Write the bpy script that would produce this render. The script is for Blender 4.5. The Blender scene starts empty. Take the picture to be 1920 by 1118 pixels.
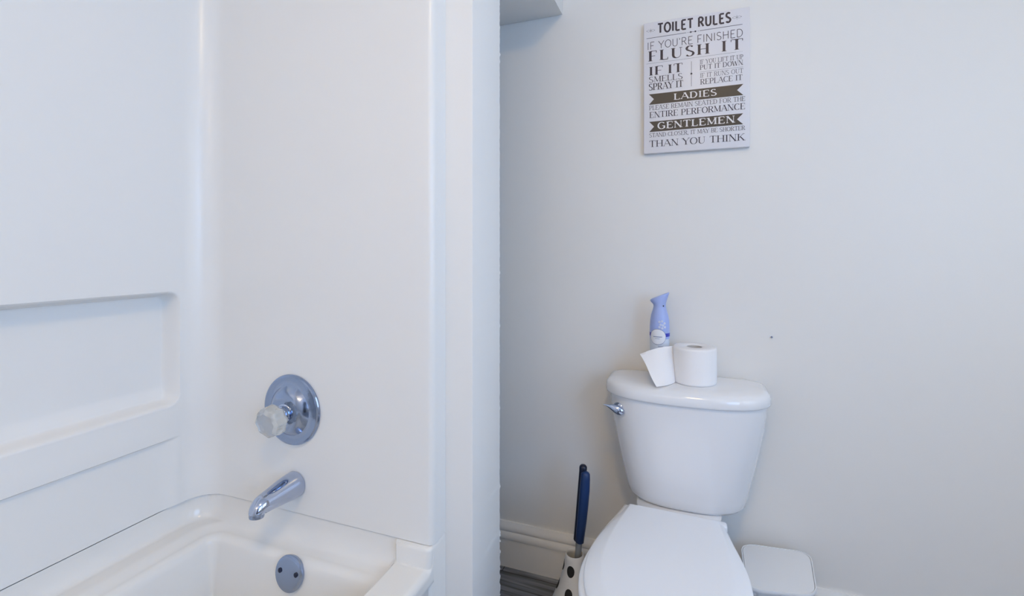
import bpy, bmesh, math, random
from math import sin, cos, pi, radians, sqrt, exp
from mathutils import Vector, Matrix

random.seed(7)
S = bpy.context.scene
COL = S.collection

# ------------------------------------------------------------------ camera, exposure, world
YAW = radians(20.6)
cd = bpy.data.cameras.new('camera')
cam = bpy.data.objects.new('camera', cd)
COL.objects.link(cam)
cam.location = (0, 0, 1.09)
cam.rotation_euler = (radians(90), 0, YAW)
cd.sensor_width = 36.0
cd.lens = 890 / 1920 * 36.0
cd.shift_y = -89 / 1920
cd.clip_start = 0.02
S.camera = cam
S.view_settings.view_transform = 'Standard'
S.view_settings.look = 'None'
S.view_settings.gamma = 1.0
S.view_settings.use_curve_mapping = False
S.view_settings.exposure = 0.03

W = bpy.data.worlds.new('world')
S.world = W
W.use_nodes = True
W.node_tree.nodes['Background'].inputs[0].default_value = (0.75, 0.85, 1.0, 1)
W.node_tree.nodes['Background'].inputs[1].default_value = 0.5

FILL_DAY = (0.31, 0.57, 1.0)      # cool light given to the added, unseen side windows
FILL_SIDE = 5.85
FILL_NEAR = (0.72, 0.86, 1.0)
NEAR_POWER = 2.1
BULB = (1.0, 0.68, 0.36)     # warm light given to the added vanity and ceiling lamps
BULB_POWER = 25.0
DOME = (1.0, 0.68, 0.26)
DOME_POWER = 44.0

# ------------------------------------------------------------------ materials
def material(name, color, rough=0.5, metal=0.0, spec=0.5, bump=None, coat=0.0, trans=0.0, ior=1.45, emit=None, power=0.0, sss=0.0):
    m = bpy.data.materials.new(name)
    m.use_nodes = True
    nt = m.node_tree
    b = nt.nodes['Principled BSDF']
    b.inputs['Base Color'].default_value = (*color, 1)
    b.inputs['Roughness'].default_value = rough
    b.inputs['Metallic'].default_value = metal
    b.inputs['Specular IOR Level'].default_value = spec
    b.inputs['Coat Weight'].default_value = coat
    b.inputs['Coat Roughness'].default_value = 0.06
    b.inputs['Transmission Weight'].default_value = trans
    b.inputs['IOR'].default_value = ior
    if sss:
        b.inputs['Subsurface Weight'].default_value = sss
        b.inputs['Subsurface Radius'].default_value = (0.01, 0.01, 0.01)
    if emit:
        b.inputs['Emission Color'].default_value = (*emit, 1)
        b.inputs['Emission Strength'].default_value = power
    if bump:
        scale, strength, dist = bump
        tc = nt.nodes.new('ShaderNodeTexCoord')
        n = nt.nodes.new('ShaderNodeTexNoise')
        n.inputs['Scale'].default_value = scale
        n.inputs['Detail'].default_value = 3
        bp = nt.nodes.new('ShaderNodeBump')
        bp.inputs['Strength'].default_value = strength
        bp.inputs['Distance'].default_value = dist
        nt.links.new(tc.outputs['Object'], n.inputs['Vector'])
        nt.links.new(n.outputs['Fac'], bp.inputs['Height'])
        nt.links.new(bp.outputs['Normal'], b.inputs['Normal'])
    return m

def floor_material():
    m = material('grey_plank_vinyl', (0.2, 0.19, 0.18), 0.42)
    nt = m.node_tree
    b = nt.nodes['Principled BSDF']
    tc = nt.nodes.new('ShaderNodeTexCoord')
    br = nt.nodes.new('ShaderNodeTexBrick')
    br.inputs['Scale'].default_value = 1.0
    br.inputs['Brick Width'].default_value = 1.2
    br.inputs['Row Height'].default_value = 0.15
    br.inputs['Mortar Size'].default_value = 0.0015
    br.inputs['Color1'].default_value = (0.28, 0.30, 0.33, 1)
    br.inputs['Color2'].default_value = (0.14, 0.155, 0.175, 1)
    br.inputs['Mortar'].default_value = (0.03, 0.03, 0.03, 1)
    mp = nt.nodes.new('ShaderNodeMapping')
    mp.inputs['Scale'].default_value = (2.2, 42, 1)
    n = nt.nodes.new('ShaderNodeTexNoise')
    n.inputs['Scale'].default_value = 1.6
    n.inputs['Detail'].default_value = 7
    n.inputs['Distortion'].default_value = 0.7
    rp = nt.nodes.new('ShaderNodeValToRGB')
    rp.color_ramp.elements[0].position = 0.32
    rp.color_ramp.elements[0].color = (0.28, 0.27, 0.27, 1)
    rp.color_ramp.elements[1].position = 0.68
    rp.color_ramp.elements[1].color = (1.45, 1.45, 1.5, 1)
    mx = nt.nodes.new('ShaderNodeMix')
    mx.data_type = 'RGBA'
    mx.blend_type = 'MULTIPLY'
    mx.inputs['Factor'].default_value = 1.0
    nt.links.new(tc.outputs['Object'], br.inputs['Vector'])
    nt.links.new(tc.outputs['Object'], mp.inputs['Vector'])
    nt.links.new(mp.outputs['Vector'], n.inputs['Vector'])
    nt.links.new(n.outputs['Fac'], rp.inputs['Fac'])
    nt.links.new(br.outputs['Color'], mx.inputs['A'])
    nt.links.new(rp.outputs['Color'], mx.inputs['B'])
    nt.links.new(mx.outputs['Result'], b.inputs['Base Color'])
    return m

M = {
    'paint': material('satin_wall_paint', (0.86, 0.857, 0.843), 0.42, spec=0.4, bump=(260, 0.05, 0.002)),
    'ceiling': material('flat_ceiling_paint', (0.90, 0.90, 0.895), 0.8),
    'trim': material('white_trim_paint', (0.86, 0.86, 0.855), 0.3),
    'fibreglass': material('glossy_fibreglass', (0.87, 0.87, 0.86), 0.27),
    'tub': material('tub_gelcoat', (0.85, 0.845, 0.825), 0.14, coat=0.3),
    'porcelain': material('white_porcelain', (0.87, 0.885, 0.92), 0.07, coat=0.4),
    'seat': material('white_seat_plastic', (0.87, 0.91, 0.98), 0.28),
    'chrome': material('bluish_chrome', (0.50, 0.56, 0.70), 0.07, metal=1.0),  # reflection of a darker room put into the base colour
    'worn_chrome': material('water_spotted_chrome', (0.34, 0.41, 0.56), 0.15, metal=1.0, bump=(180, 0.12, 0.001)),  # spots in the bump; dark room reflection put into the base colour
    'acrylic': material('cloudy_clear_acrylic', (0.88, 0.89, 0.88), 0.22, trans=0.72, ior=1.45),
    'paper': material('white_tissue_paper', (0.92, 0.92, 0.94), 0.9, spec=0.1, bump=(420, 0.25, 0.001)),
    'cardboard': material('grey_cardboard_core', (0.62, 0.60, 0.58), 0.9),
    'periwinkle': material('periwinkle_plastic', (0.40, 0.50, 0.88), 0.32),
    'can_white': material('pale_printed_can', (0.72, 0.79, 0.92), 0.25),
    'band': material('deep_blue_print', (0.05, 0.06, 0.50), 0.3),
    'ring': material('slate_blue_print', (0.22, 0.27, 0.45), 0.3),
    'pale_print': material('pale_white_print', (0.86, 0.88, 0.94), 0.3),
    'navy': material('navy_rubber', (0.008, 0.014, 0.04), 0.3),
    'blue_grip': material('blue_rubber_grip', (0.014, 0.043, 0.145), 0.3),
    'steel': material('brushed_steel_rod', (0.45, 0.46, 0.46), 0.4, metal=0.7),
    'white_plastic': material('white_plastic', (0.80, 0.80, 0.79), 0.35),
    'bin': material('white_bin_plastic', (0.84, 0.865, 0.90), 0.4),
    'bristle': material('white_bristles', (0.7, 0.7, 0.7), 0.8),
    'hollow': material('dark_hollow', (0.015, 0.015, 0.015), 0.7),
    'panel': material('white_sign_panel', (0.80, 0.79, 0.83), 0.35),
    'ink': material('dark_ink', (0.018, 0.016, 0.04), 0.38),
    'ink_grey_glare': material('grey_and_glare_ink', (0.09, 0.09, 0.12), 0.4),  # grey print, and the glare over the sign's right column
    'ribbon': material('brown_black_ink', (0.055, 0.047, 0.042), 0.36),
    'reverse': material('white_reverse_lettering', (0.82, 0.81, 0.83), 0.4),
    'floor': floor_material(),
    'added_door': material('dark_added_door', (0.05, 0.035, 0.025), 0.4),
    'pane_side': material('frosted_fill_pane', (0.8, 0.85, 0.9), 0.5, emit=FILL_DAY, power=FILL_SIDE),
    'pane_near': material('frosted_fill_pane_near', (0.8, 0.82, 0.85), 0.5, emit=FILL_NEAR, power=NEAR_POWER),
    'globe': material('lit_opal_globe', (0.9, 0.9, 0.88), 0.4, emit=BULB, power=BULB_POWER),
    'dome': material('lit_opal_dome', (0.9, 0.9, 0.88), 0.4, emit=DOME, power=DOME_POWER),
    'caulk': material('white_caulk', (0.82, 0.82, 0.82), 0.5),
}

# ------------------------------------------------------------------ helpers
def obj(name, bm, mat, parent=None, smooth=True, angle=38, loc=None):
    me = bpy.data.meshes.new(name)
    bmesh.ops.remove_doubles(bm, verts=bm.verts, dist=1e-6)
    bmesh.ops.recalc_face_normals(bm, faces=bm.faces)
    bm.to_mesh(me)
    bm.free()
    me.materials.append(M[mat])
    if smooth:
        me.polygons.foreach_set('use_smooth', [True] * len(me.polygons))
        me.set_sharp_from_angle(angle=radians(angle))
    me.update()
    o = bpy.data.objects.new(name, me)
    COL.objects.link(o)
    if loc is not None:
        o.location = loc
    if parent:
        o.parent = parent
    return o

def tag(o, label, cat, group=None):
    o['label'] = label
    o['category'] = cat
    if group:
        o['group'] = group
    return o

def thing(name, label, cat, loc=(0, 0, 0), rotz=0.0, group=None):
    o = bpy.data.objects.new(name, None)
    o.empty_display_size = 0.05
    COL.objects.link(o)
    o.location = loc
    o.rotation_euler = (0, 0, rotz)
    return tag(o, label, cat, group)

def struct(name, bm, mat, smooth=False, parent=None):
    o = obj(name, bm, mat, parent, smooth)
    if parent is None:
        o['kind'] = 'structure'
    return o

def box(bm, x0, x1, y0, y1, z0, z1, bevel=0.0, seg=2):
    r = bmesh.ops.create_cube(bm, size=1.0)
    vs = r['verts']
    for v in vs:
        v.co = Vector(((x0 + x1) / 2 + v.co.x * (x1 - x0), (y0 + y1) / 2 + v.co.y * (y1 - y0), (z0 + z1) / 2 + v.co.z * (z1 - z0)))
    if bevel:
        es = list({e for v in vs for e in v.link_edges})
        bmesh.ops.bevel(bm, geom=es, offset=bevel, segments=seg, profile=0.5, affect='EDGES')
    return bm

def loft(bm, rings, cap0=True, cap1=True, closed=True):
    vr = [[bm.verts.new(p) for p in r] for r in rings]
    n = len(rings[0])
    for a, b in zip(vr[:-1], vr[1:]):
        for i in range(n if closed else n - 1):
            j = (i + 1) % n
            try:
                bm.faces.new((a[i], a[j], b[j], b[i]))
            except ValueError:
                pass
    if cap0:
        bm.faces.new(list(reversed(vr[0])))
    if cap1:
        bm.faces.new(vr[-1])
    return bm

def frame(origin, axis, up=(0, 0, 1)):
    a = Vector(axis).normalized()
    u = Vector(up)
    if abs(a.dot(u)) > 0.98:
        u = Vector((0, 1, 0))
    x = u.cross(a).normalized()
    y = a.cross(x)
    m = Matrix((x, y, a)).transposed().to_4x4()
    m.translation = Vector(origin)
    return m

def lathe(bm, prof, mat=Matrix(), n=48, mod=None):
    """prof: (radius, height) along the local z of mat"""
    rings = []
    for k, (r, h) in enumerate(prof):
        ring = []
        for i in range(n):
            a = 2 * pi * i / n
            rr = max(r, 1e-5)
            if mod:
                rr *= mod(a, h, k)
            ring.append(mat @ Vector((rr * cos(a), rr * sin(a), h)))
        rings.append(ring)
    return loft(bm, rings)

def tube(bm, pts, radii, n=16, flat=1.0, caps=True):
    """round tube along pts, hemispherical-ish ends come from the radii"""
    pts = [Vector(p) for p in pts]
    rings = []
    prev = None
    for i, p in enumerate(pts):
        t = (pts[min(i + 1, len(pts) - 1)] - pts[max(i - 1, 0)]).normalized()
        if prev is None:
            u = Vector((0, 0, 1)) if abs(t.z) < 0.9 else Vector((1, 0, 0))
            x = u.cross(t).normalized()
        else:
            x = (prev - t * prev.dot(t)).normalized()
        prev = x
        y = t.cross(x)
        r = max(radii[i], 1e-5)
        rings.append([p + x * (r * cos(2 * pi * k / n)) + y * (r * flat * sin(2 * pi * k / n)) for k in range(n)])
    return loft(bm, rings, caps, caps)

def smooth01(t):
    t = max(0.0, min(1.0, t))
    return t * t * (3 - 2 * t)

def lin(a, b, n):
    return [a + (b - a) * i / n for i in range(n)]

# ------------------------------------------------------------------ the room
XL, XR, YB, YR, ZC = -1.31, 1.45, 1.54, -1.75, 2.42
T = 0.12
struct('floor', box(bmesh.new(), XL - T, XR + T, YR - T, YB + T, -0.1, 0.0), 'floor')
struct('ceiling', box(bmesh.new(), XL - T, XR + T, YR - T, YB + T, ZC, ZC + 0.1), 'ceiling')
struct('wall_back', box(bmesh.new(), XL - T, XR + T, YB, YB + T, 0, ZC), 'paint')
struct('wall_left', box(bmesh.new(), XL - T, XL, YR, YB, 0, ZC), 'paint')

WR = (-1.5, -0.1, 0.75, 2.1)
WN = (0.1, 1.0, 0.75, 2.1)
bm = bmesh.new()
for (p, q, r, t) in ((YR, WR[0], 0, ZC), (WR[1], WN[0], 0, ZC), (WN[1], YB, 0, ZC), (WR[0], WR[1], 0, WR[2]), (WR[0], WR[1], WR[3], ZC), (WN[0], WN[1], 0, WN[2]), (WN[0], WN[1], WN[3], ZC)):
    box(bm, XR, XR + T, p, q, r, t)
struct('wall_right', bm, 'paint')
DR = (0.45, 1.25)
bm = bmesh.new()
for (p, q, r, t) in ((XL - T, DR[0], 0, ZC), (DR[1], XR + T, 0, ZC), (DR[0], DR[1], 2.03, ZC)):
    box(bm, p, q, YR - T, YR, r, t)
struct('wall_front', bm, 'paint')

def fill_window(name, axis, plane, sgn, hole, pane_mat):
    h0, h1, z0, z1 = hole
    bm = bmesh.new()
    w = 0.05
    def bb(a0, a1, b0, b1, d0, d1):
        p, q = sorted((plane + sgn * d0, plane + sgn * d1))
        if axis == 'x':
            box(bm, p, q, a0, a1, b0, b1, 0.003)
        else:
            box(bm, a0, a1, p, q, b0, b1, 0.003)
    bb(h0, h0 + w, z0, z1, 0.02, 0.09)
    bb(h1 - w, h1, z0, z1, 0.02, 0.09)
    bb(h0 + w, h1 - w, z0, z0 + w, 0.02, 0.09)
    bb(h0 + w, h1 - w, z1 - w, z1, 0.02, 0.09)
    bb(h0 + w, h1 - w, (z0 + z1) / 2 - 0.02, (z0 + z1) / 2 + 0.02, 0.025, 0.075)
    f = struct(name, bm, 'trim')
    bm = bmesh.new()
    p, q = sorted((plane + sgn * 0.05, plane + sgn * 0.056))
    if axis == 'x':
        box(bm, p, q, h0 + w - 0.004, h1 - w + 0.004, z0 + w - 0.004, z1 - w + 0.004)
    else:
        box(bm, h0 + w - 0.004, h1 - w + 0.004, p, q, z0 + w - 0.004, z1 - w + 0.004)
    obj('pane', bm, pane_mat, f, smooth=False)

fill_window('fill_window_1', 'x', XR, 1, WR, 'pane_side')  # added unseen window, sized and coloured for cool light from the right
fill_window('fill_window_2', 'x', XR, 1, WN, 'pane_near')  # second added window, lifts the light on the nook and partition

bm = bmesh.new()
box(bm, DR[0] + 0.005, DR[1] - 0.005, YR - 0.06, YR - 0.02, 0.005, 2.025, 0.002)
for (z0, z1) in ((0.2, 0.95), (1.1, 1.85)):
    for (a, b) in ((DR[0] + 0.1, DR[0] + 0.37), (DR[1] - 0.37, DR[1] - 0.1)):
        box(bm, a, b, YR - 0.021, YR - 0.012, z0, z1, 0.008)
dr = struct('added_door_1', bm, 'added_door')  # unseen door, added for dark reflections in the chrome
bm = bmesh.new()
lathe(bm, [(0.0, 0), (0.028, 0), (0.028, 0.006), (0.011, 0.01), (0.011, 0.03), (0.024, 0.036), (0.028, 0.048), (0.02, 0.06), (0.0, 0.063)], frame((DR[0] + 0.07, YR - 0.02, 0.95), (0, 1, 0)), 24)
obj('door_knob', bm, 'chrome', dr)

# short wall between the tub and the toilet nook; the far corner is roughly caulked
PX, PY0, PY1 = -0.4665, 0.985, 1.151
bm = bmesh.new()
rnd = random.Random(3)
rings = []
z = 0.0
while z < ZC:
    dx = rnd.uniform(-0.0006, 0.0006)
    if z < 0.36 and rnd.random() < 0.3:
        dx += rnd.uniform(0.0012, 0.0026)
    if rnd.random() < 0.03:
        dx += rnd.uniform(0.001, 0.003)
    rings.append([(XL, PY0, z), (PX - 0.004, PY0, z), (PX - 0.0012, PY0 + 0.0012, z), (PX, PY0 + 0.004, z), (PX, PY1 - 0.006, z), (PX + dx, PY1 - 0.001, z), (PX - 0.003 + dx, PY1 + 0.0015, z), (PX - 0.012, PY1, z), (XL, PY1, z)])
    z += 0.006
rings.append([(p[0], p[1], ZC) for p in rings[0]])
loft(bm, rings)
struct('wall_partition', bm, 'paint', smooth=True)

# moulded baseboard
def baseboard(name, p0, p1, inward):
    prof = [(0, 0.0), (0.016, 0.0), (0.016, 0.094), (0.0155, 0.0975), (0.020, 0.0985), (0.0205, 0.103), (0.0195, 0.110), (0.016, 0.117),
            (0.0125, 0.1205), (0.0125, 0.124), (0.0155, 0.1255), (0.016, 0.130), (0.013, 0.138), (0.009, 0.145), (0.006, 0.151), (0, 0.1515)]
    a, b, n = Vector(p0), Vector(p1), Vector(inward)
    bm = bmesh.new()
    loft(bm, [[a + n * d + Vector((0, 0, h)) for d, h in prof], [b + n * d + Vector((0, 0, h)) for d, h in prof]])
    return struct(name, bm, 'trim', smooth=True)
baseboard('baseboard_back', (XL, YB, 0), (XR, YB, 0), (0, -1, 0))
baseboard('baseboard_right', (XR, YR, 0), (XR, YB - 0.021, 0), (-1, 0, 0))
bm = bmesh.new()
for k in range(7):
    r = bmesh.ops.create_icosphere(bm, subdivisions=1, radius=rnd.uniform(0.0015, 0.003), matrix=Matrix.Translation((PX + 0.001, PY1 - 0.002, rnd.uniform(0.03, 0.36))) @ Matrix.Diagonal((0.7, 1, rnd.uniform(0.8, 2.2), 1)))
struct('trim_1', bm, 'caulk', smooth=True)

# ------------------------------------------------------------------ added lamps behind the camera, unseen, to light the room
vl = thing('added_vanity_light', 'added unseen chrome vanity bar with three lit opal globes on the rear wall', 'lamp', (-0.4, YR, 2.1))
bm = bmesh.new()
box(bm, -0.36, 0.36, 0.0, 0.035, -0.06, 0.06, 0.006)
obj('back_plate', bm, 'chrome', vl)
for k in (-1, 0, 1):
    bm = bmesh.new()
    lathe(bm, [(0.0, 0), (0.03, 0), (0.032, 0.02), (0.028, 0.03), (0.0, 0.03)], frame((k * 0.25, 0.034, 0), (0, 1, 0)), 24)
    sk = obj('socket', bm, 'chrome', vl)
    bm = bmesh.new()
    bmesh.ops.create_uvsphere(bm, u_segments=24, v_segments=16, radius=0.055, matrix=Matrix.Translation((k * 0.25, 0.114, 0)))
    obj('globe', bm, 'globe', sk)
cl = thing('added_ceiling_light', 'added unseen round flush opal ceiling lamp', 'lamp', (0.15, -0.35, ZC))
bm = bmesh.new()
lathe(bm, [(0.0, 0), (0.17, 0), (0.17, -0.02), (0.165, -0.025), (0.0, -0.025)], n=48)
obj('lamp_base', bm, 'trim', cl)
bm = bmesh.new()
lathe(bm, [(0.0, -0.022), (0.155, -0.022)] + [(0.155 * cos(a), -0.025 - 0.07 * sin(a)) for a in [i * pi / 20 for i in range(1, 10)]] + [(0, -0.095)], n=48)
obj('lamp_shade', bm, 'dome', cl)

# ------------------------------------------------------------------ tub surround
SX, SY = -1.245, 0.925          # faces of the long wall and of the tap wall
SZ0, SZ1 = 0.4318, 1.98
SR = 0.068                      # radius of the moulded corner
RX0, RX1, RZ0, RZ1 = -0.45, 0.8545, 0.690, 0.985     # soap shelf recess (Y range, Z range)

def sdf_round(y, z, y0, y1, z0, z1, r):
    cy, cz = (y0 + y1) / 2, (z0 + z1) / 2
    qy = abs(y - cy) - (y1 - y0) / 2 + r
    qz = abs(z - cz) - (z1 - z0) / 2 + r
    return sqrt(max(qy, 0) ** 2 + max(qz, 0) ** 2) + min(max(qy, qz), 0) - r

def left_depth(y, z):
    """how far the long wall steps back (towards -X) at this spot"""
    d = sdf_round(y, z, RX0, RX1, RZ0, RZ1, 0.03)
    dep = 0.0
    if d < 0:
        # the floor of the recess is a broad sloping ledge, sides and top are short
        wz = smooth01((z - RZ0) / 0.05)
        wd = 0.016
        side = smooth01(-d / wd)
        dep = 0.05 * side * (0.72 + 0.28 * wz)
        lip = smooth01((z - RZ0) / 0.012)
        dep *= lip * 0.3 + 0.7
    # ledge front ends in a small undercut
    f = 1 - smooth01((y - 0.80) / 0.055)
    dep += 0.006 * f * (1 - smooth01((z - 0.604) / 0.006))
    dep -= 0.004 * f * smooth01((z - 0.604) / 0.006) * (1 - smooth01((z - 0.62) / 0.07))
    return dep

su = thing('tub_surround', 'glossy white moulded tub surround with recessed soap shelf', 'tub surround', (SX, SY, SZ0))
def local(p):
    return (p[0] - SX, p[1] - SY, p[2] - SZ0)
zs = [SZ0] + lin(SZ0 + 0.002, 0.59, 12) + lin(0.59, 0.74, 60) + lin(0.74, 0.93, 30) + lin(0.93, 1.0, 28) + lin(1.0, 1.06, 6) + lin(1.06, SZ1, 16) + [SZ1]
ys = lin(-0.75, -0.5, 4) + lin(-0.5, -0.4, 20) + lin(-0.4, 0.2, 12) + lin(0.2, 0.75, 22) + lin(0.75, 0.856, 54)
plan = [('g', y) for y in ys]
for i in range(0, 13):
    a = pi / 2 * i / 12
    plan.append(('p', SX + SR - SR * cos(a), SY - SR + SR * sin(a)))
EX = -0.536                     # right-hand end of the panel
for i in range(1, 13):
    plan.append(('p', SX + SR + (EX - 0.014 - SX - SR) * i / 12, SY))
for i in range(1, 7):
    a = pi / 2 * i / 6
    plan.append(('p', EX - 0.014 + 0.014 * sin(a), SY + 0.014 - 0.014 * cos(a)))
plan.append(('p', EX, PY0 - 0.0008))
plan.append(('p', EX - 0.05, PY0 - 0.0008))
plan.append(('p', EX - 0.05, SY + 0.02))
plan.append(('p', SX - 0.004, SY + 0.02))
plan.append(('p', SX - 0.0555, SY + 0.02))
plan.append(('p', SX - 0.0625, -0.75))
bm = bmesh.new()
rings = []
for zz in zs:
    ring = []
    for e in plan:
        if e[0] == 'g':
            x = SX - left_depth(e[1], zz)
            ring.append(local((x, e[1], zz)))
        else:
            ring.append(local((e[1], e[2], zz)))
    rings.append(ring)
loft(bm, rings)
obj('surround_shell', bm, 'fibreglass', su, angle=50)

# ------------------------------------------------------------------ bathtub
TB = thing('bathtub', 'white alcove bathtub with rounded ledges below the faucet', 'bathtub', (-0.88, 0.2, 0))
TX0, TX1, TY0, TY1 = -1.2535, -0.535, -0.75, 0.9285
BX0, BX1, BY0, BY1 = -1.163, -0.627, -0.62, 0.889     # basin outline
LZ, RZ = 0.372, 0.386

def basin_drop(d):
    """depth below the ledge as a function of distance inside the basin outline"""
    if d <= 0:
        return 0.0
    H = 0.315
    r = 0.022
    if d < r:                                   # rolled lip
        return r - sqrt(max(r * r - d * d, 0)) if d < r * 0.94 else r * 0.66 + (d - r * 0.94) * 6.0
    base = r * 0.66 + r * 0.06 * 6.0
    s = base + (d - r) * 6.5
    k = 0.06
    # smooth minimum with the flat bottom
    h = max(k - abs(s - H), 0) / k
    return min(s, H) - h * h * k * 0.25

def tub_z(x, y):
    dl = x - TX0
    de = TY1 - y
    rail = smooth01((x + 0.640) / 0.018)
    z = LZ + (RZ - LZ) * rail
    # upstand along both walls, coved into the ledge
    up = 0.0
    d = -sdf_round(x, y, TX0, TX0 + 8, TY1 - 8, TY1, 0.072)
    rr = 0.022
    if d < rr:
        t = 1 - max(d, 0.0) / rr
        up = (0.4290 - z) * (1 - sqrt(max(0, 1 - t * t)))
    z += up
    d = -sdf_round(x, y, BX0, BX1, BY0, BY1, 0.045)
    # ledge rolls gently into the basin
    z -= 0.010 * smooth01((d + 0.035) / 0.035) * (1 - rail)
    z -= basin_drop(d)
    return z

def fine(a, b, step):
    n = max(1, int(round((b - a) / step)))
    return lin(a, b, n)
xs = fine(TX0, TX0 + 0.026, 0.0015) + fine(TX0 + 0.026, BX0 - 0.02, 0.006) + fine(BX0 - 0.02, BX0 + 0.09, 0.0032) + fine(BX0 + 0.09, BX1 - 0.09, 0.02) + fine(BX1 - 0.09, -0.655, 0.004) + fine(-0.655, -0.60, 0.0022) + fine(-0.60, -0.551, 0.01)
ysb = fine(TY0, BY0 - 0.02, 0.02) + fine(BY0 - 0.02, BY0 + 0.14, 0.006) + fine(BY0 + 0.14, BY1 - 0.2, 0.04) + fine(BY1 - 0.2, BY1 - 0.11, 0.01) + fine(BY1 - 0.11, BY1 - 0.04, 0.0035) + fine(BY1 - 0.04, TY1 - 0.024, 0.0022) + fine(TY1 - 0.024, TY1, 0.0015) + [TY1]
bm = bmesh.new()
rows = []
for y in ysb:
    row = []
    for x in xs:
        row.append((x + 0.88, y - 0.2, tub_z(x, y)))
    rr = 0.016
    for i in range(0, 9):
        a = pi / 2 * i / 8
        zz = tub_z(-0.551, y)
        row.append((-0.551 + rr * sin(a) + 0.88, y - 0.2, zz - rr + rr * cos(a)))
    for zz in (0.36, 0.352, 0.345, 0.20, 0.05, 0.0):
        xx = -0.535 if zz > 0.35 else -0.541
        row.append((xx + 0.88, y - 0.2, zz))
    row.append((TX0 + 0.88, y - 0.2, 0.0))
    rows.append(row)
loft(bm, rows)
obj('tub_shell', bm, 'tub', TB, angle=60)
# raised end post where the apron meets the wall
bm = bmesh.new()
r = 0.013
post = [(-0.628, 0.984), (-0.628, 0.918), (-0.622, 0.912)]
for i in range(0, 7):
    a = pi / 2 * i / 6
    post.append((-0.536 - r + r * sin(a), 0.912 + r - r * cos(a)))
post.append((-0.536, 0.984))
rings = [[(x + 0.88, y - 0.2, z) for x, y in post] for z in (0.0, 0.2, 0.4232)]
rings.append([(x + 0.88 - 0.001 * (1 if x > -0.6 else 0), y - 0.2 + (0.001 if y < 0.95 else 0), 0.4275) for x, y in post])
rings.append([(x + 0.88 - 0.004 * (1 if x > -0.6 else 0), y - 0.2 + (0.004 if y < 0.95 else 0), 0.4305) for x, y in post])
loft(bm, rings)
obj('end_flange', bm, 'tub', TB)

# overflow plate on the inner end wall
oy = 0.90
while tub_z(-0.8817, oy) > 0.331:
    oy -= 0.0005
ov = Vector((-0.8817 + 0.88, oy - 0.2 - 0.004, 0.331))
oa = Vector((0, -1, 0.17)).normalized()
bm = bmesh.new()
lathe(bm, [(0.0, -0.006), (0.038, -0.006), (0.0400, 0.0), (0.0405, 0.002), (0.040, 0.0045), (0.036, 0.006), (0.030, 0.0068), (0.0, 0.0078)], frame(ov, oa), 48)
op = obj('overflow_plate', bm, 'worn_chrome', TB)
fm = frame(ov, oa)
for sx in (-1, 1):
    bm = bmesh.new()
    lathe(bm, [(0.0, 0.004), (0.0055, 0.004), (0.0055, 0.0085), (0.004, 0.0098), (0.0, 0.0102)], fm @ Matrix.Translation((sx * 0.024, 0.004, 0)), 16)
    obj('screw', bm, 'navy', op)
bm = bmesh.new()
lathe(bm, [(0.0, -0.004), (0.032, -0.004), (0.033, 0.002), (0.028, 0.004), (0.012, 0.003), (0.0, 0.003)], frame((-0.87 + 0.88, 0.66 - 0.2, 0.0600), (0, 0, 1)), 32)
obj('drain', bm, 'worn_chrome', TB)

# ------------------------------------------------------------------ shower valve and spout
VX, VZ = -0.9376, 0.690
sv = thing('shower_valve', 'round chrome tub valve with cloudy clear acrylic knob, above the spout', 'shower valve', (VX, SY, VZ))
fm = frame((0, 0, 0), (0, -1, 0))
bm = bmesh.new()
lathe(bm, [(0.0, 0.0005), (0.088, 0.0005), (0.0885, 0.004), (0.087, 0.007), (0.083, 0.0085), (0.079, 0.0075), (0.062, 0.011), (0.060, 0.013), (0.052, 0.020), (0.042, 0.0255), (0.030, 0.028), (0.0, 0.029)], fm, 72)
obj('escutcheon', bm, 'worn_chrome', sv, angle=30)
ka = Vector((0.02, -1, -0.14)).normalized()
fk = frame((0, -0.010, 0.0), ka)
bm = bmesh.new()
lathe(bm, [(0.0, 0.0), (0.024, 0.0), (0.024, 0.016), (0.022, 0.018), (0.019, 0.019), (0.0215, 0.021), (0.0215, 0.024), (0.019, 0.0255), (0.020, 0.028), (0.020, 0.031), (0.016, 0.033), (0.0, 0.033)], fk, 40)
obj('valve_stem', bm, 'chrome', sv, angle=30)
bm = bmesh.new()
lathe(bm, [(0.0, 0.034), (0.022, 0.034), (0.030, 0.038), (0.036, 0.047), (0.0365, 0.060), (0.033, 0.071), (0.026, 0.077), (0.010, 0.0785), (0.0, 0.078)], fk, 64,
      mod=lambda a, h, k: 1 + (0.055 * cos(8 * a) if 2 <= k <= 6 else 0) + (0.02 * sin(3 * a + k)))
kn = obj('knob', bm, 'acrylic', sv, angle=25)

PXX, PZ = -0.9272, 0.505
sp = thing('tub_spout', 'chrome tub spout with drooping tip, below the round valve', 'tub spout', (PXX, SY, PZ))
bm = bmesh.new()
rings = []
#  (distance from wall, centre z, half width, half height)
secs = [(0.001, 0.0, 0.0, 0.0), (0.001, 0.0, 0.030, 0.030), (0.004, 0.0, 0.0325, 0.0325), (0.02, 0.0, 0.0318, 0.0318), (0.045, 0.0, 0.0292, 0.0288), (0.075, -0.001, 0.0255, 0.0245), (0.098, -0.002, 0.0228, 0.0218)]
n = 36
for (d, cz, hw, hh) in secs:
    rings.append([(max(hw, 1e-5) * cos(2 * pi * k / n), -d, cz + max(hh, 1e-5) * sin(2 * pi * k / n)) for k in range(n)])
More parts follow.
